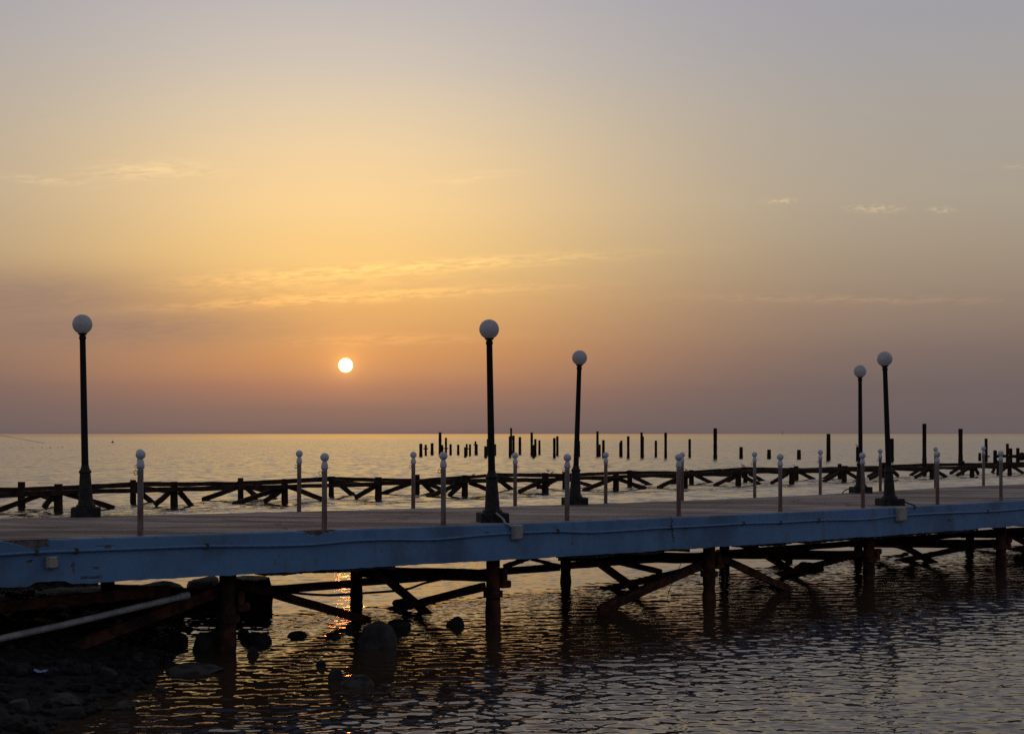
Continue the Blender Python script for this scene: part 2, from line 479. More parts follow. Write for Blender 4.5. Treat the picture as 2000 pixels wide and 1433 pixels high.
# ------------------------------------------------------------------ the sea
def build_sea():
    rng = np.random.default_rng(7)
    c = 0.26 / (1434 * 3.1)
    rows = [10.5]
    while rows[-1] < 42000:
        r = rows[-1]
        rows.append(r + max(.032, min(c * r * r * (1.0 if r < 60 else 2.0), .05 * r if r < 2000 else .5 * r)))
    rows = np.array(rows)
    k = np.concatenate([np.linspace(-1.2, -.40, 40, endpoint=False), np.linspace(-.40, .40, 700, endpoint=False), np.linspace(.40, 1.2, 40)])
    Y = np.repeat(rows[:, None], len(k), 1); X = Y * k[None, :]
    dr = np.gradient(rows)[:, None]
    dx = rows[:, None] * .00115
    H = np.zeros_like(X)
    comps = []
    n = 110
    lam = np.clip(np.exp(rng.normal(math.log(.20), .72, n)), .105, 3.6)
    th = rng.normal(0, .55, n) + .06
    for i in range(n):
        L = lam[i]; kx, ky = math.sin(th[i]) * 2 * math.pi / L, math.cos(th[i]) * 2 * math.pi / L
        slope = .0108 * (1.0 if L < .8 else (.8 / L) ** .8)
        sy = L / max(abs(math.cos(th[i])), .2)
        wgt = np.clip((sy / dr - 3.0) / 4.0, 0, 1) * np.clip((L / dx - 3.0) / 4.0, 0, 1)
        sel = (wgt[:, 0] > 0)
        if not sel.any(): continue
        # slow wandering of strength so the ripples come in patches
        env = 1.0 + .6 * np.sin(X[sel] * rng.uniform(.1, .5) + Y[sel] * rng.uniform(.1, .5) + rng.uniform(0, 6.3))
        H[sel] += wgt[sel] * env * slope * L / (2 * math.pi) * np.sin(X[sel] * kx + Y[sel] * ky + rng.uniform(0, 6.3) + .5 * np.sin(X[sel] * .9 / L * .3 + i))
    H *= .85 + .28 * np.sin(X * .31 + 1.0 + .7 * np.sin(Y * .17)) * np.sin(Y * .43 + .8 * np.sin(X * .21)) + .14 * np.sin(X * 1.1 - Y * .7)
    nr, nk = X.shape
    V = np.stack([X, Y, H], -1).reshape(-1, 3)
    idx = np.arange(nr * nk).reshape(nr, nk)
    Q = np.stack([idx[:-1, :-1], idx[:-1, 1:], idx[1:, 1:], idx[1:, :-1]], -1).reshape(-1, 4)
    B = 42000.0
    base = len(V)
    extra = np.array([[-B, -B, 0], [B, -B, 0], [B, B * .7, 0], [-B, B * .7, 0]])
    V = np.concatenate([V, extra])
    A0, B0, C0, D0 = idx[0, 0], idx[0, -1], idx[-1, -1], idx[-1, 0]
    Q = np.concatenate([Q, [[base, base + 1, B0, A0], [B0, base + 1, base + 2, C0], [base, A0, D0, base + 3]]])
    me = bpy.data.meshes.new('sea')
    me.vertices.add(len(V)); me.vertices.foreach_set('co', V.astype(np.float32).ravel())
    me.loops.add(Q.size); me.loops.foreach_set('vertex_index', Q.astype(np.int32).ravel())
    me.polygons.add(len(Q)); me.polygons.foreach_set('loop_start', np.arange(0, Q.size, 4, dtype=np.int32))
    me.polygons.foreach_set('use_smooth', np.ones(len(Q), dtype=bool))
    me.update(calc_edges=True); me.materials.append(M['water'])
    o = bpy.data.objects.new('sea', me); col.objects.link(o)
    tag(o, 'rippled sea reflecting the sunset', None, None, 'structure')


build_sea()

# ------------------------------------------------------------------ shore under the pier's landward end
def shore_x(Y):
    return float(np.interp(Y, [8, 14, 16, 18, 20, 23, 25.5, 28, 34, 60], [-5.6, -4.95, -4.75, -4.55, -4.7, -5.4, -5.9, -7.6, -11, -40]))


def shore_h(X, Y):
    d = shore_x(Y) - X
    h = d * .20 if d > 0 else d * .45
    h = min(h, .62 + .05 * d)
    n = noise.noise(Vector((X * .9, Y * .9, 0))) * .16 + noise.noise(Vector((X * 2.7, Y * 2.7, 4))) * .07
    return max(-1.2, h + n * min(1.0, .35 + abs(d)))


def build_shore():
    mb = MB(); xs = np.concatenate([np.linspace(-60, -14, 14, endpoint=False), np.arange(-14, -2.4, .14)]); ys = np.concatenate([np.linspace(-30, 8, 10, endpoint=False), np.arange(8, 33, .16), np.linspace(33, 60, 14)])
    for y in ys:
        for x in xs: mb.v.append((float(x), float(y), shore_h(float(x), float(y))))
    n = len(xs)
    for j in range(len(ys) - 1):
        for i in range(n - 1):
            a = j * n + i; mb.quad(a, a + 1, a + n + 1, a + n)
    o = mb.build('shore', M['shore'], smooth=60)
    tag(o, 'dark shingle shore sloping into the water under the pier', None, None, 'structure')


build_shore()

# ------------------------------------------------------------------ the pier: s runs along it, t across it (away from the camera)
TH = R(40.03); CU, SU = math.cos(TH), math.sin(TH); A0 = 23.3
near_tab = [(-6.9, 1.318), (-6.3, 1.326), (-4.96, 1.353), (-2.74, 1.394), (-1.07, 1.424), (.92, 1.458), (3, 1.480), (5.17, 1.503), (7.18, 1.514), (9.2, 1.523), (11.1, 1.520), (14, 1.52)]
far_tab = [(-8.9, 1.352), (-8.3, 1.362), (-3.98, 1.444), (-1.96, 1.477), (.06, 1.515), (2.03, 1.543), (3.97, 1.557), (6, 1.556), (8, 1.548), (9.9, 1.532), (12, 1.508), (13.7, 1.502), (16, 1.50)]
_sn = [x / CU for x, _ in near_tab]; _dn = [d for _, d in near_tab]
_sf = [(x + 5.2 * SU) / CU for x, _ in far_tab]; _df = [d for _, d in far_tab]


def zdeck(s, t):
    def sm(xs, ys): return float(np.mean(np.interp([s - .8, s - .4, s, s + .4, s + .8], xs, ys)))
    a, b = sm(_sn, _dn), sm(_sf, _df)
    return EYE - (a + (b - a) * (t / 5.2))


def pier(s, t, z): return Vector((s * CU - t * SU, A0 + s * SU + t * CU, z))
def pdeck(s, t, dz=0.0): return pier(s, t, zdeck(s, t) + dz)
def s_at(x, t):
    """where the sight line of column x crosses the line t = const"""
    k = (x - 1000) / F
    D = (A0 + t / CU) / (1 - math.tan(TH) * k)
    return (k * D + t * SU) / CU
def depth_at(x, t):
    k = (x - 1000) / F
    return (A0 + t / CU) / (1 - math.tan(TH) * k)


S0, S1, T0, T1 = -14.0, 27.0, -.20, 5.34
ROT = Matrix.Rotation(TH, 3, 'Z')
P = empty('pier', tuple(pier(0, 2.5, 0)))
tag(P, 'long concrete pier with blue painted edge on rusty braced piles', 'pier')


def pbuild(mb, name, mat, parent=P, smooth=False):
    """build in pier parent space"""
    pl = parent.matrix_world.translation if parent is not P else Vector(P.location)
    o = mb.build(name, mat, None, smooth)
    me = o.data
    me.transform(Matrix.Translation(-Vector(P.location)))
    o.parent = parent
    return o


def build_deck():
    mb = MB(); ds = .2; ns = int((S1 - S0) / ds); nt = 30
    for i in range(ns + 1):
        s = S0 + i * ds
        for j in range(nt + 1):
            t = T0 + .035 + (T1 - T0 - .035) * j / nt
            e = noise.noise(Vector((s * 1.1, t * 1.1, 1.0))) * .008 + noise.noise(Vector((s * 3.0, t * 3, 2.0))) * .004
            tt = t
            if j == nt: tt += noise.noise(Vector((s * .9, 5, 0))) * .03; e -= .012 + abs(noise.noise(Vector((s * 2.3, 8, 0)))) * .02
            if j == 0: e -= .006
            mb.v.append(tuple(pier(s, tt, zdeck(s, t) + e)))
    for i in range(ns):
        for j in range(nt):
            a = i * (nt + 1) + j; mb.quad(a, a + nt + 1, a + nt + 2, a + 1)
    # far edge face, soffit and near inner face
    b = len(mb.v)
    for i in range(ns + 1):
        s = S0 + i * ds
        mb.v.append(tuple(pier(s, T1, zdeck(s, T1) - .30))); mb.v.append(tuple(pier(s, T0 + .12, zdeck(s, T0) - .30)))
    for i in range(ns):
        a0, a1 = i * (nt + 1) + nt, (i + 1) * (nt + 1) + nt
        mb.quad(a0, a1, b + 2 * i + 2, b + 2 * i)
        mb.quad(b + 2 * i, b + 2 * i + 2, b + 2 * i + 3, b + 2 * i + 1)
        c0, c1 = i * (nt + 1), (i + 1) * (nt + 1)
        mb.quad(b + 2 * i + 1, b + 2 * i + 3, c1, c0)
    o = pbuild(mb, 'deck', M['deck'], smooth=50)
    o['label'] = 'worn grey concrete walkway surface'


build_deck()


def px_on_fascia(x, y, t=T0):
    D = depth_at(x, t); return s_at(x, t), EYE - (y - HZ) / F * D


def build_fascia():
    """painted edge beam: front grid with broken-out patches, back and underside"""
    mb = MB(); ds = .025; ns = int((S1 - S0) / ds); nz = 30; H = .575
    def chip(s, v):   # v: 0 top .. 1 bottom; returns depth of the break
        n = noise.noise(Vector((s * 4, v * 5, 0))) + .6 * noise.noise(Vector((s * 11, v * 12, 3)))
        x0, x1 = s_at(12, T0), s_at(96, T0)
        if s < x1 + n * .03 and v < .19 + n * .035 and s - x0 > v * 1.5 + n * .05: return .035
        a, c = s_at(622, T0), (s_at(662, T0) - s_at(584, T0)) / 2
        if abs(s - a) / c + v / .13 < 1 + n * .35: return .03
        for cx, cv, wx, wv in ((160, .285, .34, .022), (205, .20, .12, .02), (178, .88, .17, .03), (187, .66, .05, .04), (59, .47, .06, .025), (1854, .62, .07, .06), (950, .23, .05, .02), (143, .64, .02, .13)):
            if ((s - s_at(cx, T0)) / wx) ** 2 + ((v - cv) / wv) ** 2 < 1 + n * 1.2: return .008
        xc = s_at(1311 + 6 * v + n * 3, T0)          # crack right across at one joint
        if abs(s - xc) < .014 and (v < .30 or .36 < v < .78): return .02
        return 0
    for i in range(ns + 1):
        s = S0 + i * ds; zt = zdeck(s, T0) - .004
        low = H + noise.noise(Vector((s * 1.3, 0, 3))) * .018 + noise.noise(Vector((s * 6, 0, 3))) * .010
        xa, xb = s_at(52, T0), s_at(142, T0)
        if xa < s < xb: low -= .045 * min(1, (s - xa) / .12, (xb - s) / .1)
        for j in range(nz + 1):
            v = j / nz
            d = chip(s, v)
            bul = noise.noise(Vector((s * .7, v, 6))) * .006
            mb.v.append(tuple(pier(s, T0 + d + bul + (.008 if j == 0 else 0), zt - low * v)))
    for i in range(ns):
        s = S0 + (i + .5) * ds
        for j in range(nz):
            a = i * (nz + 1) + j
            mb.quad(a, a + 1, a + nz + 2, a + nz + 1, mi=1 if chip(s, (j + .5) / nz) > 0 else 0)
    # top lip, underside and back
    b = len(mb.v)
    for i in range(ns + 1):
        s = S0 + i * ds
        low = mb.v[i * (nz + 1) + nz][2]
        mb.v.append(tuple(pier(s, T0 + .03 + .012 * noise.noise(Vector((s * 4, 1, 1))), zdeck(s, T0) + .001)))
        mb.v.append(tuple(pier(s, T0 + .26, low + .015 + noise.noise(Vector((s * 3, 2, 2))) * .02)))
        mb.v.append(tuple(pier(s, T0 + .26, zdeck(s, T0) - .28)))
    for i in range(ns):
        a0, a1, q, p = i * (nz + 1), (i + 1) * (nz + 1), b + 3 * i, b + 3 * i + 3
        mb.quad(a0, a1, p, q, mi=1 if chip(S0 + (i + .5) * ds, 0.01) > 0 else 0)
        mb.quad(a0 + nz, q + 1, p + 1, a1 + nz, mi=1)
        mb.quad(q + 1, q + 2, p + 2, p + 1, mi=1)
    o = pbuild(mb, 'edge_beam', [M['blue'], M['bare']])
    o['label'] = 'blue painted edge beam with flaking patches'
    # far edge beam
    mb = MB(); mb.beam(pier(S0, T1 - .16, zdeck(S0, 5.2) - .42), pier(S1, T1 - .16, zdeck(S1, 5.2) - .42), .24, .26)
    mb2 = MB(); n = 60
    for i in range(n):
        s, e = S0 + (S1 - S0) * i / n, S0 + (S1 - S0) * (i + 1) / n
        mb2.beam(pdeck(s, T1 - .16, -.44), pdeck(e, T1 - .16, -.44), .24, .27)
    pbuild(mb2, 'edge_beam', M['bare'])


build_fascia()

# bents of two piles each
NEAR_T, FAR_T = .35, 4.35
BENTS = [s_at(x, NEAR_T) for x in (445, 963, 1385, 1697, 1955)]
BENTS = [BENTS[0] - 5.05] + BENTS + [BENTS[-1] + 5.05, BENTS[-1] + 10.1]


def pile_part(s, t, r, seed):
    mb = MB(); rnd = random.Random(seed); prof = []
    top = zdeck(s, t) - .29; z = -1.6
    while z < top:
        rough = .004 if z > .25 else .016
        prof.append((r * (1 + (.06 if z < .2 else 0)) + rnd.uniform(-rough, rough), z)); z += .12
    prof.append((r, top))
    c = pier(s, t, 0); mb.lathe(prof, 14, (c.x, c.y, 0))
    pl = pbuild(mb, 'pile', M['rust'], smooth=50)
    return pl


for bi, s in enumerate(BENTS):
    npile = pile_part(s, NEAR_T, .118, bi); pile_part(s, FAR_T, .112, 40 + bi)
    # cross beam between the two piles
    hi = .77 if bi < 4 else .55
    mb = MB(); mb.beam(pier(s + .14, NEAR_T - .15, hi), pier(s + .14, FAR_T + .35, hi - .25), .09, .2, 12, .006, bi)
    pbuild(mb, 'cross_beam', M['rust'])
    # cap under the slab
    mb = MB(); mb.beam(pdeck(s - .02, .1, -.40), pdeck(s - .02, 5.05, -.40), .26, .22, 10, .01, bi + 7)
    pbuild(mb, 'cap_beam', M['bare'])
    # flange and bracket at the near pile
    mb = MB(); c = pier(s, NEAR_T, 0); mb.lathe([(.10, -.06), (.165, -.05), (.165, .05), (.10, .06)], 12, (c.x, c.y, .48)); pbuild(mb, 'collar', M['rust'], npile, smooth=30)
    mb = MB(); mb.box(pier(s + .2, NEAR_T - .06, .63), (.2, .12, .12), ROT, bev=.015); pbuild(mb, 'bracket', M['rust'], npile)
    # braces square to the pier, corner to corner between the two piles
    if bi in (2, 3, 4, 5, 6):
        mb = MB(); mb.beam(pier(s - .12, NEAR_T + .1, .60), pier(s - .12, 3.4 if bi != 4 else 3.0, -.12), .09, .13, 8, .006, bi + 20); pbuild(mb, 'brace', M['rust'])
        mb = MB(); mb.beam(pier(s + .02, FAR_T - .1, .85), pier(s + .02, 1.9, -.14), .09, .14, 8, .006, bi + 30); pbuild(mb, 'brace', M['rust'])

# lengthwise members of the far row, and braces along both rows
for bi in range(len(BENTS) - 1):
    a, b = BENTS[bi], BENTS[bi + 1]
    mb = MB(); mb.beam(pier(a + .1, FAR_T + .19, .325), pier(b - .02, FAR_T + .19, .31), .09, .145, 14, .005, 60 + bi); pbuild(mb, 'waling', M['rust'])
    # broken lengths of old slab beam just under the blue edge
    f0, f1 = ((.10, .60), (.10, .57), (.28, .86), (.15, .95), (.02, .75), (.1, .9), (.1, .9))[bi]
    mb = MB(); n = 22
    for k in range(n):
        u, v = a + (b - a) * (f0 + (f1 - f0) * k / n), a + (b - a) * (f0 + (f1 - f0) * (k + 1) / n)
        zb = -.635 - .045 * (.5 + noise.noise(Vector((u * 1.7, 3, bi))))
        mb.beam(pdeck(u, .30, (-.33 + zb) / 2), pdeck(v, .30, (-.33 + zb) / 2), .3, abs(-.33 - zb), 1, .007, k)
    pbuild(mb, 'haunch', M['bare'])
    # upper stringers
    mb = MB(); mb.beam(pdeck(a, 3.1, -.62), pdeck(b, 3.1, -.62), .10, .12, 10, .005, 80 + bi); pbuild(mb, 'stringer', M['rust'])

def brace_px(t, x0, y0, x1, y1, w=.09, h=.13, seed=0, mat='rust'):
    mb = MB(); p, q = at(x0, y0, depth_at(x0, t)), at(x1, y1, depth_at(x1, t))
    mb.beam(p, q, w, h, 10, .006, seed); pbuild(mb, 'brace', M[mat])

brace_px(NEAR_T + .12, 1378, 1098, 1170, 1192, .1, .16, 1)
brace_px(NEAR_T + .12, 1392, 1082, 1540, 1150, .1, .13, 2)
brace_px(NEAR_T + .12, 436, 1150, 120, 1272, .1, .15, 3)
brace_px(FAR_T, 1712, 1054, 1772, 1071, .1, .12, 4)
brace_px(2.0, 440, 1132, 720, 1212, .1, .14, 5)
brace_px(FAR_T + .12, 1110, 1075, 1290, 1116, .1, .12, 6)
brace_px(FAR_T + .12, 1425, 1056, 1545, 1094, .1, .12, 7)
brace_px(NEAR_T + .15, 330, 1152, -60, 1190, .1, .14, 8)
brace_px(3.2, 985, 1106, 1030, 1090, .08, .08, 9)
brace_px(FAR_T, 1030, 1089, 1090, 1104, .06, .07, 10)

# mussel-crusted stump at the foot of a broken brace
def blob(name, c, size, mat, seed, parent=None, sub=3, amp=.28, peak=.15, boxy=0.0):
    import bmesh
    bm = bmesh.new(); rnd = random.Random(seed)
    if name == 'rock':      # broken stone: hull of scattered points, so flat faces meet at edges
        for _ in range(30 if sub > 3 else 20):
            q = Vector((rnd.gauss(0, 1), rnd.gauss(0, 1), rnd.gauss(0, 1))).normalized() * rnd.uniform(.9, 1.12); bm.verts.new(q)
        r_ = bmesh.ops.convex_hull(bm, input=bm.verts)
        bmesh.ops.delete(bm, geom=[g for g in r_['geom_interior'] if isinstance(g, bmesh.types.BMVert)], context='VERTS')
        bmesh.ops.subdivide_edges(bm, edges=bm.edges[:], cuts=3, use_grid_fill=True, smooth=.12)
        amp *= .45
    else: bmesh.ops.create_icosphere(bm, subdivisions=sub, radius=1.0)
    off = Vector((rnd.uniform(-50, 50), rnd.uniform(-50, 50), rnd.uniform(-50, 50)))
    for v in bm.verts:
        p = v.co.copy()
        n = noise.noise(p * 1.1 + off) * amp + noise.noise(p * 2.6 + off) * amp * .45 + noise.noise(p * 6 + off) * amp * .15
        # faceted, broken look
        cell = noise.cell(p * 1.6 + off) * amp * .25
        v.co = p * (1 + n + cell * .5)
        if boxy:
            m_ = max(abs(p.x), abs(p.y), abs(p.z)); v.co *= (1 - boxy) + boxy / m_ * .82
        tp = 1 - peak * max(0.0, min(1.0, (p.z + .2)))
        v.co.x *= tp; v.co.y *= tp
        v.co.x *= size[0]; v.co.y *= size[1]; v.co.z *= size[2]
    me = bpy.data.meshes.new(name); bm.to_mesh(me); bm.free()
    me.polygons.foreach_set('use_smooth', [True] * len(me.polygons))
    try: me.set_sharp_from_angle(angle=R(32))
    except Exception: pass
    me.materials.append(mat)
    o = bpy.data.objects.new(name, me); o.location = c; o.rotation_euler = (0, 0, rnd.uniform(-.4, .4)); col.objects.link(o)
    if parent is not None: o.parent = parent
    return o


# ------------------------------------------------------------------ services fixed to the blue edge
def conduit():
    pts = [(-120, 1091), (0, 1083), (75, 1078), (150, 1075.5), (300, 1070), (405, 1066), (520, 1066), (600, 1064), (660, 1058.5), (700, 1055), (760, 1053), (840, 1054), (900, 1049), (950, 1044),
           (1000, 1041), (1090, 1037), (1150, 1040), (1200, 1037), (1300, 1030), (1350, 1028), (1450, 1022), (1530, 1020), (1610, 1015), (1690, 1014.5), (1750, 1007), (1840, 1001.5), (1900, 1000), (1960, 997), (2000, 993), (2120, 982)]
    xs = [p[0] for p in pts]; ys = [p[1] for p in pts]; P3 = []
    for x in np.arange(-120, 2121, 12):
        yy = float(np.mean(np.interp([x - 14, x, x + 14], xs, ys)))
        s, z = px_on_fascia(x, yy, T0 - .035); P3.append(pier(s, T0 - .028, z))
    c = empty('conduit', tuple(P3[0]))
    tag(c, 'blue painted cable conduit sagging along the blue pier edge', 'conduit')
    mb = MB(); mb.tube(P3, .021, 8); o = mb.build('pipe', M['cable'], None, True); o.data.transform(Matrix.Translation(-P3[0])); o.parent = c
    for x in (72, 150, 405, 1090, 1311, 1453, 1525, 1600, 1930):
        yy = float(np.interp(x, xs, ys)); s, z = px_on_fascia(x, yy, T0 - .035)
        mb = MB(); mb.box(pier(s, T0 - .028, z) - P3[0], (.045, .055, .075), ROT, bev=.01); mb.build('clip', M['clip'], o)


conduit()


def junction_box(x0, y0, x1, y1, label, worn=0):
    sa, za = px_on_fascia(x0, y0, T0 - .05); sb, zb = px_on_fascia(x1, y1, T0 - .05)
    w, h = abs(sb - sa), abs(za - zb); c = pier((sa + sb) / 2, T0 - .055, (za + zb) / 2)
    e = empty('junction_box', tuple(c)); tag(e, label, 'junction box', 'electrical boxes on the pier edge')
    mb = MB(); mb.box((0, .005, 0), (w, .075, h), None, bev=.012); b = mb.build('housing', M['beige'], e); b.rotation_euler = (0, 0, TH)
    mb = MB(); mb.box((0, -.038, 0), (w * .86, .016, h * .88), None, bev=.006); cv = mb.build('cover', M['beige'], e); cv.rotation_euler = (0, 0, TH)
    for sx, sz in ((-1, 1), (1, 1), (-1, -1), (1, -1)):
        mb = MB(); mb.box((sx * w * .36, -.049, sz * h * .37), (.014, .01, .014), None, bev=.003); mb.build('screw', M['clip'], cv)


junction_box(90, 1087, 112, 1109, 'small cream junction box near the left end of the blue edge')
junction_box(1000, 1025, 1019, 1053, 'cream junction box below the middle lamp post, fed by a thick cable')
junction_box(1751, 990, 1769, 1017, 'cream junction box below the lamp post farthest right')

# ------------------------------------------------------------------ lamp posts
def make_lamp():
    e = empty('lamp_post')
    mb = MB(); mb.box((0, 0, .08), (.47, .47, .18), None, .985, .012); mb.build('plinth', M['plinth'], e)
    mb = MB()
    mb.lathe([(.160, .165), (.163, .195), (.150, .215), (.132, .225), (.126, .255), (.122, .27), (.106, .50), (.092, .70), (.088, .725), (.102, .735), (.106, .76), (.092, .78), (.076, .80), (.070, .83), (.060, .86)], 12)
    mb.build('pedestal', M['ironbase'], e, 25)
    mb = MB(); mb.lathe([(.060, .85), (.058, 1.0), (.053, 2.0), (.049, 2.93), (.058, 2.94), (.060, 2.965), (.052, 2.985), (.058, 3.0)], 16); po = mb.build('pole', M['iron'], e, 35)
    mb = MB(); mb.lathe([(.034, 2.99), (.038, 3.005), (.070, 3.015), (.074, 3.035), (.055, 3.05)], 16); gh = mb.build('globe_holder', M['iron'], po, 35)
    mb = MB(); prof = []
    for i in range(1, 20):
        a = -math.pi / 2 + math.pi * i / 20; prof.append((.163 * math.cos(a), 3.185 + .163 * math.sin(a)))
    mb.lathe(prof, 28); mb.build('globe', M['globe'], e, True)
    return e


lamp0 = make_lamp()
LAMPS = [(168, 5.06, -1.1, 14, 'black globe lamp post alone at the far left of the pier'),
         (962, .29, -1.0, 12, 'black globe lamp post at the pier\'s near edge in mid-picture'),
         (1122.5, 5.0, 1.9, 16, 'black globe lamp post leaning right behind the middle one'),
         (1681, 5.0, -.3, 10, 'smallest black globe lamp post, at the far edge on the right'),
         (1738, .29, -2.0, 12, 'black globe lamp post leaning left at the near edge on the right')]
for i, (x, t, lean, rz, lab) in enumerate(LAMPS):
    o = lamp0 if i == 0 else dup(lamp0)
    s = s_at(x, t); o.location = pdeck(s, t, -.012)
    o.rotation_euler = (0, 0, R(rz))
    for ch in o.children:
        if ch.name.split('.')[0] != 'plinth':
            ch.matrix_parent_inverse = Matrix.Identity(4)
            m = Matrix.Rotation(R(-rz), 4, 'Z') @ Matrix.Rotation(R(lean), 4, 'Y') @ Matrix.Rotation(R(rz), 4, 'Z')
            ch.rotation_euler = m.to_euler()
    o.scale.z = (1.012, .992, 1.0, 1.0, .98)[i]
    tag(o, lab, 'lamp post', 'globe lamps along the pier')


def cable(name, pts, r, mat, label, cat):
    mb = MB(); mb.tube([Vector(p) - Vector(pts[0]) for p in pts], r, 8); o = mb.build(name, M[mat], None, True); o.location = pts[0]
    tag(o, label, cat); return o


def smooth_pts(pts, n=6):
    out = []
    P_ = [Vector(p) for p in pts]; P_ = [P_[0] * 2 - P_[1]] + P_ + [P_[-1] * 2 - P_[-2]]
    for i in range(1, len(P_) - 2):
        for k in range(n):
            u = k / n; a, b, c, d = P_[i - 1], P_[i], P_[i + 1], P_[i + 2]
            out.append(.5 * ((2 * b) + (c - a) * u + (2 * a - 5 * b + 4 * c - d) * u * u + (3 * b - a - 3 * c + d) * u ** 3))
    out.append(P_[-2]); return out


s = s_at(980, -.05)
cable('cable', smooth_pts([pdeck(s, .10, .16), pdeck(s + .05, -.03, .06), pdeck(s_at(988, -.2), -.17, .02), pdeck(s_at(995, -.24), -.245, -.03), pdeck(s_at(1003, -.24), -.25, -.07)]), .018, 'greypipe',
      'thick pale cable running from the middle lamp\'s plinth over the edge', 'cable')
s = s_at(1756, .1)
cable('cable', smooth_pts([pdeck(s - .05, .12, .06), pdeck(s + .02, .0, .085), pdeck(s + .06, -.12, .05), pdeck(s + .10, -.23, .0), pdeck(s + .06, -.25, -.06)]), .016, 'dark',
      'dark cable looping from the right lamp\'s plinth over the edge', 'cable')
s = s_at(1655, 5.0)
cable('cable', smooth_pts([pdeck(s - .22, 5.0, .005), pdeck(s - .18, 4.95, .08), pdeck(s - .02, 4.92, .12), pdeck(s + .14, 4.9, .10)]), .014, 'dark',
      'thin cable loop beside the smallest lamp\'s plinth', 'cable')

# ------------------------------------------------------------------ railing posts
def make_post():
    e = empty('railing_post')
    mb = MB(); mb.lathe([(.043, -.03), (.041, .02), (.040, .45), (.040, .90)], 14); pole = mb.build('pole', M['post'], e, 35)
    mb = MB(); mb.lathe([(.041, .885), (.052, .895), (.054, .925), (.050, .95), (.040, .985), (.030, 1.005), (.028, 1.02)], 14); mb.build('collar', M['post'], e, 35)
    mb = MB(); prof = []
    for i in range(1, 14):
        a = -math.pi / 2 + math.pi * i / 14; prof.append((.066 * math.cos(a), 1.066 + .066 * math.sin(a)))
    mb.lathe(prof, 18); mb.build('ball', M['post'], e, True)
    mb = MB(); mb.tube([(-.041 - .022 + .022 * math.cos(a), 0, .83 + .03 * math.sin(a)) for a in [k * math.pi / 6 for k in range(13)]], .005, 5); mb.build('ring', M['clip'], pole, True)
    return e


post0 = make_post(); first = True
NEARX = [(274, 0.2), (633.5, 0), (866, 0), (1107.5, .3), (1325.5, 0), (1524, 0), (1685.5, .6), (1831, .2), (1955, 0)]
FARX = [(273.5, 0), (584, .3), (807, 0), (1006, 0), (1183, -.1), (1332.5, 0), (1474, 0), (1602, 0), (1719.5, 0), (1827, 0), (1921, 0)]
rnd = random.Random(5)
for row, t, lst in (('near', 0.0, NEARX), ('far', 5.2, FARX)):
    for i, (x, lean) in enumerate(lst):
        o = post0 if first else dup(post0); first = False
        s = s_at(x, t); o.location = pdeck(s, t, 0.0)
        o.rotation_euler = (0, R(lean if lean else rnd.uniform(-.25, .25)), rnd.uniform(-.3, .3) + (math.pi if rnd.random() < .25 else 0))
        k = rnd.uniform(.985, 1.015); o.scale = (1, 1, k)
        tag(o, f'ball-topped white and rusty railing post, {ordinal(i + 1)} from the left along the pier\'s {row} edge', 'railing post', 'ball-topped posts along the pier')

# ------------------------------------------------------------------ pipe and hanging cable under the pier
p0, p1 = at(-150, 1279, depth_at(-150, .12)), at(366, 1162, depth_at(366, .12))
e = empty('drain_pipe', tuple(p0)); tag(e, 'pale grey plastic pipe slanting down under the pier\'s left end', 'pipe')
mb = MB(); mb.tube([Vector((0, 0, 0)), (p1 - p0) * .5 + Vector((0, 0, -.02)), p1 - p0], .045, 14); mb.build('barrel', M['greypipe'], e, True)
mb = MB(); d = (p1 - p0).normalized(); mb.tube([p1 - p0 - d * .12, p1 - p0 + d * .02], .052, 14); mb.build('socket', M['greypipe'], e, True)
cpts = [at(520, 1150, 24.6), at(560, 1156, 24.8), at(640, 1161.5, 25.2), at(720, 1157, 25.6), at(790, 1151, 26), at(830, 1138, 26.4), at(880, 1127, 26.9)]
cable('cable', smooth_pts(cpts), .022, 'dark', 'dark hose sagging between the piles under the pier', 'hose')
cable('rope', smooth_pts([at(1406, 1094, 28.2), at(1407.5, 1110, 28.2), at(1405, 1130, 28.2), at(1409, 1152, 28.2)]), .008, 'ropem', 'thin pale rope hanging beside a pile under the pier', 'rope')
cable('rope', smooth_pts([at(1332, 1096, 27.3), at(1322, 1118, 27.2), at(1311, 1142, 27.2), at(1303, 1166, 27.1)]), .006, 'ropem', 'slack thin line trailing into the water from a rusty brace', 'rope')
cable('rope', smooth_pts([at(1412, 1096, 28.4), at(1416, 1120, 28.4), at(1415, 1148, 28.4)]), .010, 'ropem', 'thicker frayed rope hanging beside the rusty pile', 'rope')

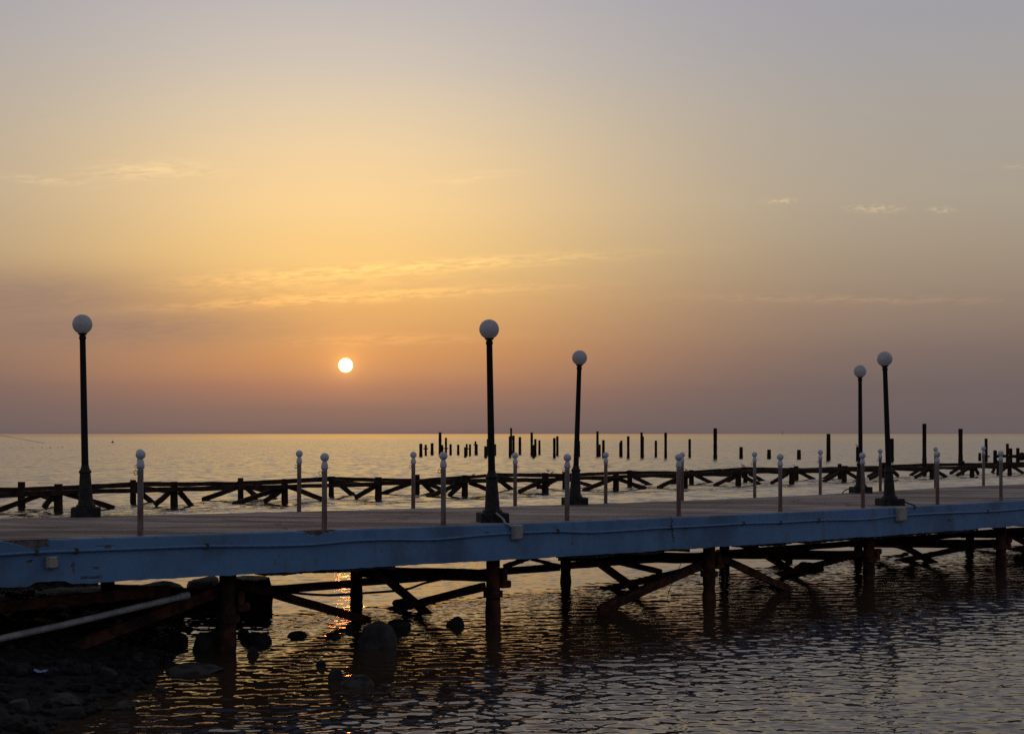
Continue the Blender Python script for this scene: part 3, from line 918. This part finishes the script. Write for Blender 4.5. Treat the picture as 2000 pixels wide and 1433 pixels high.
# ------------------------------------------------------------------ rocks
ROCKS = [  # column, waterline row, width, height in photo pixels, material, label
    (735, 1268, 96, 60, 'boulder', 'big pointed boulder standing in the water under the pier'),
    (776, 1228, 56, 20, 'rock', 'low dark rock against the right side of the big boulder'),
    (890, 1223, 42, 22, 'rock', 'round black rock in the water right of the big boulder'),
    (580, 1244, 46, 13, 'rock', 'flat black rock awash left of the big boulder'),
    (498, 1257, 66, 26, 'rock', 'long black rock just right of the leftmost pile'),
    (473, 1243, 26, 20, 'rock', 'small black rock touching the leftmost pile'),
    (491, 1280, 28, 20, 'rock', 'small round dark rock below the long black rock'),
    (400, 1272, 62, 46, 'rock', 'black boulder at the shore left of the leftmost pile'),
    (428, 1234, 26, 14, 'rock', 'small black rock behind the leftmost pile'),
    (655, 1328, 36, 28, 'rock', 'dark knobbly rock in the foreground water'),
    (695, 1342, 74, 22, 'paler', 'low greyish rock in the foreground water'),
    (626, 1300, 22, 12, 'rock', 'tiny dark rock above the sun glitter'),
    (684, 1232, 24, 16, 'rock', 'small dark rock touching the left of the big boulder'),
    (650, 1246, 34, 7, 'rock', 'flat dark rock nearly awash left of the big boulder'),
    (372, 1316, 116, 24, 'paler', 'broad flat pale slab at the water\'s edge'),
    (30, 1388, 52, 38, 'paler', 'rounded pale stone in the bottom left corner'),
    (120, 1376, 92, 30, 'paler', 'long pale stone near the bottom left corner'),
    (130, 1404, 66, 34, 'rock', 'dull stone in front of the long pale stone'),
    (178, 1366, 28, 16, 'paler', 'small pale stone right of the long pale stone'),
    (240, 1388, 56, 30, 'paler', 'pale wedge-shaped stone at the foreground water\'s edge'),
    (312, 1352, 28, 18, 'paler', 'small pale stone at the water\'s edge below the flat slab'),
    (245, 1358, 36, 16, 'rock', 'dull stone between small pale stones on the dark shore'),
    (205, 1316, 40, 20, 'paler', 'lone pale stone in the middle of the dark shore'),
    (155, 1312, 60, 26, 'rock', 'dark stone left of the lone pale stone'),
    (90, 1314, 44, 20, 'rock', 'dark stone above the scrap of plastic'),
    (28, 1312, 56, 28, 'rock', 'dark stone at the left picture edge'),
    (270, 1290, 58, 26, 'rock', 'dark stone on the shore above the flat slab'),
    (330, 1262, 70, 40, 'rock', 'big dark shore boulder below the grey pipe'),
]
for i, (x, y, w, h, mat, lab) in enumerate(ROCKS):
    c = on_sea(x, y); k = c.y / F
    W, Hh = w * k, h * k
    depth = W * .42
    z0 = 0.0
    for _ in range(5):          # stones on the shore sit on it: slide along the sight line
        z0 = max(0.0, shore_h(c.x, c.y)) if c.x < shore_x(c.y) else 0.0
        D = (EYE - z0) * F / (y - HZ); c = at(x, y, D)
    c.y += depth * .8
    blob('rock', (c.x, c.y, z0 + Hh * .12), (W * .5, depth, Hh * (.78 if i < 14 else .5)), M[mat], 100 + i, sub=4 if w > 60 else 3, peak=.30 if i == 0 else .15, amp=.22 if i == 0 else .28, boxy=.45 if i == 0 else .3 if i % 2 else .0)
    tag(bpy.data.objects[-1] if False else col.objects[-1], lab, 'rock', 'rocks at the foot of the pier')

# massive block in the shadow under the pier and the bank behind it
for i, (x, y, w, h, lab) in enumerate([(468, 1194, 124, 72, 'black block-like rock mass under the pier behind the leftmost pile'), (386, 1190, 76, 66, 'pointed black rock just left of the leftmost pile\'s top'), (300, 1200, 150, 62, 'black rock heap filling the shadow under the pier'), (150, 1215, 260, 70, 'long black rock bank under the left end of the pier')]):
    c = on_sea(x, y); k = c.y / F
    blob('rock', (c.x, c.y + .5, h * k * .25), (w * k * .52, .55, h * k * .74), M['rock'], 200 + i, sub=4, amp=.16 if i == 0 else .26, boxy=.85 if i == 0 else .4, peak=.02 if i == 0 else .2)
    tag(col.objects[-1], lab, 'rock', 'rocks at the foot of the pier')
# crusted lumps on the snapped brace ends
for i, (x, y, w, h, lab) in enumerate([(1580, 1113, 56, 16, 'weed-crusted lump on a broken brace end, right of centre'), (786, 1183, 40, 14, 'weed-crusted lump on the snapped brace left of the middle pile')]):
    c = on_sea(x, y); k = c.y / F
    blob('debris', (c.x, c.y + .1, h * k * .3), (w * k * .5, .2, h * k * .7), M['rock'], 300 + i, sub=3, amp=.4)
    tag(col.objects[-1], lab, 'debris')
# loose shingle covering the shore: too many to count, one object
def build_shingle():
    rnd = random.Random(77); mb = MB()
    ico = [(0, 0, 1), (.89, 0, .45), (.28, .85, .45), (-.72, .53, .45), (-.72, -.53, .45), (.28, -.85, .45), (.72, .53, -.45), (-.28, .85, -.45), (-.89, 0, -.45), (-.28, -.85, -.45), (.72, -.53, -.45), (0, 0, -1)]
    fc = [(0, 1, 2), (0, 2, 3), (0, 3, 4), (0, 4, 5), (0, 5, 1), (1, 6, 2), (2, 6, 7), (2, 7, 3), (3, 7, 8), (3, 8, 4), (4, 8, 9), (4, 9, 5), (5, 9, 10), (5, 10, 1), (1, 10, 6), (6, 11, 7), (7, 11, 8), (8, 11, 9), (9, 11, 10), (10, 11, 6)]
    for _ in range(1500):
        Y = rnd.uniform(13.5, 27); X = shore_x(Y) + .35 - abs(rnd.gauss(0, 1.9)); r = min(.13, .03 + rnd.expovariate(1 / .035))
        z = shore_h(X, Y); b = len(mb.v); m = Matrix.Rotation(rnd.uniform(0, 6.3), 3, 'Z') @ Matrix.Rotation(rnd.uniform(-.4, .4), 3, 'X')
        k = (rnd.uniform(.8, 1.3), rnd.uniform(.7, 1.1), rnd.uniform(.45, .8))
        for p in ico:
            q = m @ Vector((p[0] * k[0] * r * rnd.uniform(.85, 1.15), p[1] * k[1] * r * rnd.uniform(.85, 1.15), p[2] * k[2] * r * rnd.uniform(.85, 1.15)))
            mb.v.append((X + q.x, Y + q.y, z + r * .2 + q.z))
        for f_ in fc: mb.quad(*(b + i for i in f_))
    tag(mb.build('shingle', M['shore']), 'loose dark stones strewn over the shore under the pier', 'shingle', None, 'stuff')


build_shingle()
# scrap of plastic on the shore
c = at(80, 1338, 17.2); mb = MB()
gx, gy = 9, 4
for j in range(gy):
    for i in range(gx):
        mb.v.append(((i / (gx - 1) - .5) * .27, (j / (gy - 1) - .5) * .12, .03 * noise.noise(Vector((i * .7, j * .6, 0))) + .03 * abs(i - 4) / 4))
for j in range(gy - 1):
    for i in range(gx - 1): a = j * gx + i; mb.quad(a, a + 1, a + gx + 1, a + gx)
o = mb.build('plastic_scrap', M['plastic'], None, True); o.location = (c.x, c.y, shore_h(c.x, c.y) + .035); o.rotation_euler = (.25, .05, .2); o.scale = (.6, .6, .6)
md = o.modifiers.new('thickness', 'SOLIDIFY'); md.thickness = .004
tag(o, 'pale blue scrap of plastic lying on the dark shore', 'litter')

# ------------------------------------------------------------------ derelict timber pier beyond
OF, OB, OSL = 74.4, 79.9, .90
def od(x, row):
    k = (x - 1000) / F; return (OF if row == 0 else OB) / (1 - OSL * k)
OLD = empty('derelict_pier', (od(1000, 0) * 0, OF, 0)); tag(OLD, 'broken old timber pier skeleton standing in the sea behind the walkway', 'ruined pier')
OROT = Matrix.Rotation(math.atan(OSL), 3, 'Z')
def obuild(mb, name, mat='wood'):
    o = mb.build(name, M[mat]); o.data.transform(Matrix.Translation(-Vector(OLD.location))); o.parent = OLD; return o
OF_POSTS = [(-110, 955), (114, 945), (340, 940), (556, 935), (739, 931.5), (908, 928), (1065, 923), (1203, 920.5), (1338, 919), (1442, 915), (1546.5, 912.5), (1649, 909.5), (1735, 907), (1820, 906), (1898.5, 904), (1972, 902), (2045, 899), (2110, 897)]
OB_POSTS = [(-180, 945), (42, 941), (260, 937), (470, 933), (647, 930), (814, 926.5), (962, 923), (1103.5, 921), (1230, 918), (1350.5, 917.5), (1456, 912), (1555, 910), (1640, 905.5), (1726, 903), (1806, 901), (1880, 900), (1950, 899), (2012, 897), (2080, 895)]
rnd = random.Random(11)
for row, L in ((0, OF_POSTS), (1, OB_POSTS)):
    for i, (x, yt) in enumerate(L):
        D = od(x, row); w = (.34 if row == 0 else .30) * rnd.uniform(.92, 1.08); p = at(x, yt, D)
        mb = MB(); mb.beam((p.x, p.y, -1.2), (p.x + rnd.uniform(-.03, .03), p.y, p.z), w, w, 6, .012, i + row * 50) if False else None
        n = 7
        b = len(mb.v)
        for k in range(n + 1):
            z = -1.2 + (p.z + 1.2) * k / n; ww = w / 2 * (1 + (.05 if z < .25 else 0)); a0 = .6 + rnd.uniform(-.03, .03)
            for q in range(8):
                a = a0 + q * math.pi / 4; r = ww * (1.0 + rnd.uniform(-.03, .03))
                mb.v.append((p.x + r * math.cos(a), p.y + r * math.sin(a), z + (rnd.uniform(-.012, .012) if k == n else 0)))
        for k in range(n):
            for q in range(8): a, c2 = b + k * 8 + q, b + k * 8 + (q + 1) % 8; mb.quad(a, c2, c2 + 8, a + 8)
        mb.quad(*(b + n * 8 + q for q in range(8)))
        obuild(mb, 'post')
# rails: joined lengths between neighbouring posts, sagging and uneven
def rail(row, xa, ya, xb, yb, h=.2, off=-.18, seed=0):
    Da, Db = od(xa, row) + off, od(xb, row) + off
    mb = MB(); mb.beam(at(xa, ya, Da), at(xb, yb, Db), .18, h, 8, .016, seed); obuild(mb, 'rail')
FR = [(-130, 972), (114, 962), (340, 955.5), (556, 950), (739, 944.5), (908, 938.5), (1065, 936.5), (1203, 931), (1338, 927), (1442, 922.5), (1546, 919), (1650, 916), (1735, 915), (1820, 914), (1898, 911.5), (1972, 908.5), (2045, 906), (2110, 904)]
BR = [(-180, 957), (42, 957), (260, 945.5), (470, 944.5), (647, 934.5), (814, 939), (962, 927), (1103, 928.5), (1230, 922.5), (1350, 923), (1456, 915.5), (1555, 917), (1640, 913.5), (1726, 911), (1806, 907.5), (1880, 907), (1950, 906), (2012, 904), (2080, 902)]
for row, L in ((0, FR), (1, BR)):
    for i in range(len(L) - 1):
        rail(row, L[i][0] - 6, L[i][1] + rnd.uniform(-.6, .6), L[i + 1][0] + 6, L[i + 1][1] + rnd.uniform(-.6, .6), rnd.uniform(.17, .23), -.19 if row == 0 else .16, i + row * 30)
# cross ties between the rows
for i in range(1, min(len(FR), len(BR)) - 1):
    a, b = FR[i], BR[i]
    mb = MB(); mb.beam(at(a[0], a[1] + 5, od(a[0], 0)), at(b[0], b[1] + 4, od(b[0], 1)), .16, .17, 6, .014, 200 + i); obuild(mb, 'cross_tie')
# braces down to the water
def obrace(row, x0, y0, x1, y1, w=.2, seed=0):
    D0, D1 = od(x0, row), od(x1, row); p, q = at(x0, y0, D0), at(x1, y1, D1)
    q = p + (q - p) * 1.12
    mb = MB(); mb.beam(p, q, .16, w, 6, .014, seed); obuild(mb, 'brace')
OBR = [(0, 96, 960, 0, 995), (0, 106, 962, 88, 988), (0, 122, 962, 212, 988), (1, 56, 958, 100, 974), (1, 268, 957, 298, 981), (0, 334, 958, 306, 983), (0, 350, 960, 372, 985),
       (1, 462, 952, 403, 973), (1, 478, 950, 500, 968), (1, 490, 950, 535, 965), (0, 548, 953, 466, 981), (0, 550, 957, 520, 977), (0, 566, 950, 628, 974), (1, 655, 940, 690, 967),
       (0, 732, 950, 698, 969), (1, 806, 942, 752, 962), (1, 822, 940, 846, 961), (1, 832, 942, 868, 958), (0, 900, 942, 842, 968), (0, 903, 944, 880, 965), (0, 918, 942, 965, 961),
       (1, 972, 935, 1000, 956), (0, 1056, 941, 1018, 958), (0, 1072, 946, 1052, 951), (1, 1096, 931, 1062, 949), (1, 1112, 936, 1160, 950), (0, 1196, 935, 1146, 955), (0, 1210, 936, 1255, 952),
       (1, 1238, 931, 1270, 947), (0, 1330, 930, 1290, 950), (1, 1344, 930, 1306, 946), (1, 1358, 928, 1388, 942), (0, 1436, 927, 1400, 946), (1, 1448, 924, 1420, 940), (1, 1464, 925, 1490, 939), (0, 1450, 929, 1480, 944),
       (0, 1538, 925, 1510, 941), (1, 1562, 922, 1588, 935), (0, 1642, 921, 1612, 938), (0, 1655, 922, 1680, 937), (1, 1634, 918, 1610, 934), (1, 1720, 918, 1698, 929), (0, 1728, 920, 1702, 933), (0, 1742, 918, 1753, 928),
       (0, 1812, 918, 1790, 930), (1, 1800, 914, 1780, 927), (0, 1826, 918, 1846, 930), (1, 1874, 913, 1858, 923), (0, 1892, 914, 1872, 926), (0, 1904, 913, 1910, 924), (1, 1944, 910, 1938, 923), (0, 1966, 912, 1950, 924), (0, 1978, 911, 1996, 922)]
for i, b in enumerate(OBR): obrace(*b, seed=400 + i)

# ------------------------------------------------------------------ birds
def bird(x, y, D, L, face, label, up=0.0):
    """perched sea bird, body one skin, y is the row of its feet"""
    p = at(x, y, D); mb = MB()
    prof = [(-.62, .02, .012, .10), (-.40, .05, .03, .13), (-.18, .11, .10, .22), (.05, .14, .14, .30), (.22, .12, .13, .36), (.32, .085, .09, .44), (.40, .075, .08, .52), (.47, .06, .065, .545), (.54, .025, .025, .53), (.66, .008, .008, .51)]
    n = 10; b = 0
    for (xx, ry, rz, zc) in prof:
        for j in range(n):
            a = 2 * math.pi * j / n
            mb.v.append((xx * L * face, ry * L * math.cos(a), (zc + rz * math.sin(a)) * L))
    for i in range(len(prof) - 1):
        for j in range(n):
            p0_, q0 = i * n + j, i * n + (j + 1) % n; mb.quad(p0_, q0, q0 + n, p0_ + n)
    mb.quad(*range(n)); mb.quad(*(len(prof) * n - n + j for j in range(n)))
    for sy in (-1, 1): mb.tube([(.02 * L * face, sy * .05 * L, .2 * L), (.04 * L * face, sy * .05 * L, 0.0)], .014 * L, 5)
    o = mb.build('bird', M['bird'], None, True); o.location = p; o.rotation_euler = (0, 0, random.Random(x).uniform(-.5, .5))
    tag(o, label, 'bird', 'birds perched on the old timbers')


bird(924, 929.5, od(924, 0) - .18, .22, 1, 'small bird perched left of the middle lamp on the old timbers')
bird(1071, 922, od(1071, 0), .24, -1, 'dark bird on the broken post just left of the leaning lamp')
bird(1078, 925, od(1078, 1) + .16, .24, 1, 'second dark bird beside the broken post left of the leaning lamp')
bird(1340.5, 919.3, od(1340, 0), .24, -1, 'bird perched on the rail between two railing posts near picture centre right')
bird(1410, 919.5, od(1410, 0) - .15, .27, -1, 'hunched bird sitting alone on a bare stretch of old rail')
bird(1452, 912, od(1452, 1), .34, -1, 'big bird leaning forward on top of an old pier post')
bird(1656.5, 914, od(1656, 0) - .1, .30, -1, 'slim bird on the old rail left of the smallest lamp')
bird(1674, 872, EYE * F / (899 - HZ), .45, -1, 'bird standing on a lone sea pile beside the smallest lamp')

# ------------------------------------------------------------------ field of old piles in the sea
PILES = [(822, 866, 891, 6.5), (831.5, 868, 888.5, 4.5, 876, 827, 836.5), (844, 865, 887.5, 6), (859.5, 844, 886, 6), (864, 868.5, 886, 4), (871, 854.5, 888, 4.5, 875.5, 866, 876), (880, 867, 887.5, 5), (895, 868, 887.5, 5),
         (909, 873, 892, 5.5), (911.5, 866.5, 888, 4, 876, 906, 916), (918, 867, 889, 4.5), (928.7, 861.5, 887, 4, 868, 924.5, 929), (931, 867, 887.6, 4.5), (948.5, 871, 893, 6), (952.5, 857, 888.5, 4), (967, 867, 888.3, 4.5),
         (998.3, 835.5, 886, 4.2), (996, 851.5, 892, 5), (1003, 850, 890, 5), (1015.5, 853, 886.5, 5.5), (1038.5, 844, 888.5, 5), (1042, 868.5, 893, 5), (1045.5, 857, 890, 5), (1053.5, 859.5, 887, 4.5),
         (1082.6, 855, 893, 5.5), (1088.5, 851.5, 888.5, 5), (1131, 861, 890.5, 4), (1167, 842, 890.3, 5), (1171.5, 867.5, 890.7, 4), (1178.5, 859, 892, 5.5), (1210.8, 864, 890.5, 3.2), (1213.5, 860, 891.5, 5), (1227, 851.5, 893.5, 5.5),
         (1253, 844, 893, 5), (1255.8, 852, 892.2, 4), (1281, 860, 891.7, 5), (1300, 844.5, 893.6, 5.5), (1347, 857, 892, 5.2), (1397, 836, 894.5, 7.2), (1447.5, 872.5, 894.5, 7), (1502, 877.5, 895, 7.5), (1560.5, 878, 896, 7.5),
         (1618, 847, 897.5, 8), (1675, 872, 899, 6.5), (1742, 856, 900, 7.5), (1805.5, 827, 902, 8), (1876, 837, 904, 8.3), (1913.5, 884, 899, 5.5), (1926, 856, 901, 6, 891, 1926, 1932), (1943.5, 879, 903, 7), (1967.5, 866, 904, 6), (1974, 875, 906, 7), (1988, 874.5, 903.5, 7),
         (2020, 860, 905, 7), (2050, 880, 906, 7)]
order = sorted(range(len(PILES)), key=lambda i: PILES[i][0]); rank = {i: r + 1 for r, i in enumerate(order)}
for i, pl in enumerate(PILES):
    x, yt, yb, w = pl[:4]; c = on_sea(x, yb); D = c.y; top = at(x, yt, D).z; r = w * D / F / 2
    e = empty('sea_pile', (c.x, D, 0)); rnd = random.Random(900 + i)
    mb = MB(); z = -2.0; prof = []
    while z < top - .15:
        prof.append((r * (1.08 if z < .4 else 1.0) * rnd.uniform(.94, 1.05), z)); z += .45
    prof += [(r * .98, top - .06), (r * rnd.uniform(.8, .97), top)]
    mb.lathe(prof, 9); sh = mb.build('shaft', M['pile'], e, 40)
    e.rotation_euler = (0, R(rnd.uniform(-.5, .5)), rnd.uniform(0, 3))
    e.rotation_euler.y = 0
    if len(pl) > 4:
        yc, xa, xb = pl[4:]
        mb = MB(); zc = at(x, yc, D).z; k = D / F
        mb.beam(((xa - x) * k, -r, zc), ((xb - x) * k, -r, zc), .12, .16); q = mb.build('crosspiece', M['pile'], e); q.rotation_euler = (0, 0, -e.rotation_euler.z)
    hpx = yb - yt
    kind = 'very tall' if hpx > 46 else 'tall' if hpx > 34 else 'middling' if hpx > 24 else 'short'
    tag(e, f'{kind} dark timber pile in the open sea, {ordinal(rank[i])} from the left', 'pile', 'old piles left standing in the sea')
# old beam lying across the rightmost piles
p, q = at(1946, 890.5, 156), at(2040, 891.5, 152)
mb = MB(); mb.beam(Vector((0, 0, 0)), q - p, .3, .32, 8, .03, 3); o = mb.build('beam', M['pile']); o.location = p
tag(o, 'dark horizontal beam across the rightmost sea piles', 'beam')
o = blob('debris', tuple(at(1996, 891, 150)), (.42, .3, .42), M['pile'], 555, sub=3, amp=.3); tag(o, 'dark round lump hung on the beam at the right picture edge', 'debris')

# ------------------------------------------------------------------ small things far out
c = on_sea(220, 864.5); e = empty('buoy', tuple(c)); tag(e, 'small dark cone-shaped buoy far out at left', 'buoy')
mb = MB(); mb.lathe([(.30, -.25), (.50, -.1), (.54, .12), (.46, .28), (.20, .36)], 14); mb.build('float', M['buoym'], e, 35)
mb = MB(); mb.lathe([(.17, .34), (.10, .75), (.04, .95), (.02, 1.0)], 10); mb.build('top_mark', M['buoym'], e, 35)
for i, (x, y, w) in enumerate([(16, 874.6, 1.6), (21, 874.6, 2.4), (43, 874.6, 2.2), (63, 874.4, 1.7), (82, 874.2, 2.4), (98, 874.4, 3.2), (114, 874, 2.0), (122, 873.8, 3.0)]):
    c = on_sea(x, y); r = w * c.y / F / 2
    mb = MB(); mb.lathe([(r * .3, -r * .6), (r * .85, -r * .4), (r, 0), (r * .85, r * .45), (r * .45, r * .7), (r * .12, r * .8)], 10); o = mb.build('net_float', M['dark'], None, True); o.location = (c.x, c.y, r * .15)
    tag(o, f'tiny dark net float on the far water, {ordinal(i + 1)} of a row from the left', 'float', 'row of net floats far out')
a = at(-80, 832, 480); b = at(88, 865, 482); rp = []
for i in range(25):
    u = i / 24; p = a.lerp(b, u); p.z -= 1.2 * 4 * u * (1 - u) * .25; rp.append(p)
mb = MB(); mb.tube([p - rp[0] for p in rp], .055, 6); o = mb.build('mooring_rope', M['dark'], None, True); o.location = rp[0]
tag(o, 'thin dark mooring rope dipping into the far water at the left edge', 'rope')
c = at(1528, 847.6, 4600); e = empty('sea_beacon', (c.x, c.y, 0)); tag(e, 'tiny beacon pole on the horizon right of centre', 'beacon')
mb = MB(); mb.lathe([(.9, -1), (.8, 3), (.55, 4), (.5, 12.0), (.8, 12.1), (.8, 13.0), (.2, 13.6)], 8); mb.build('pole', M['buoym'], e)
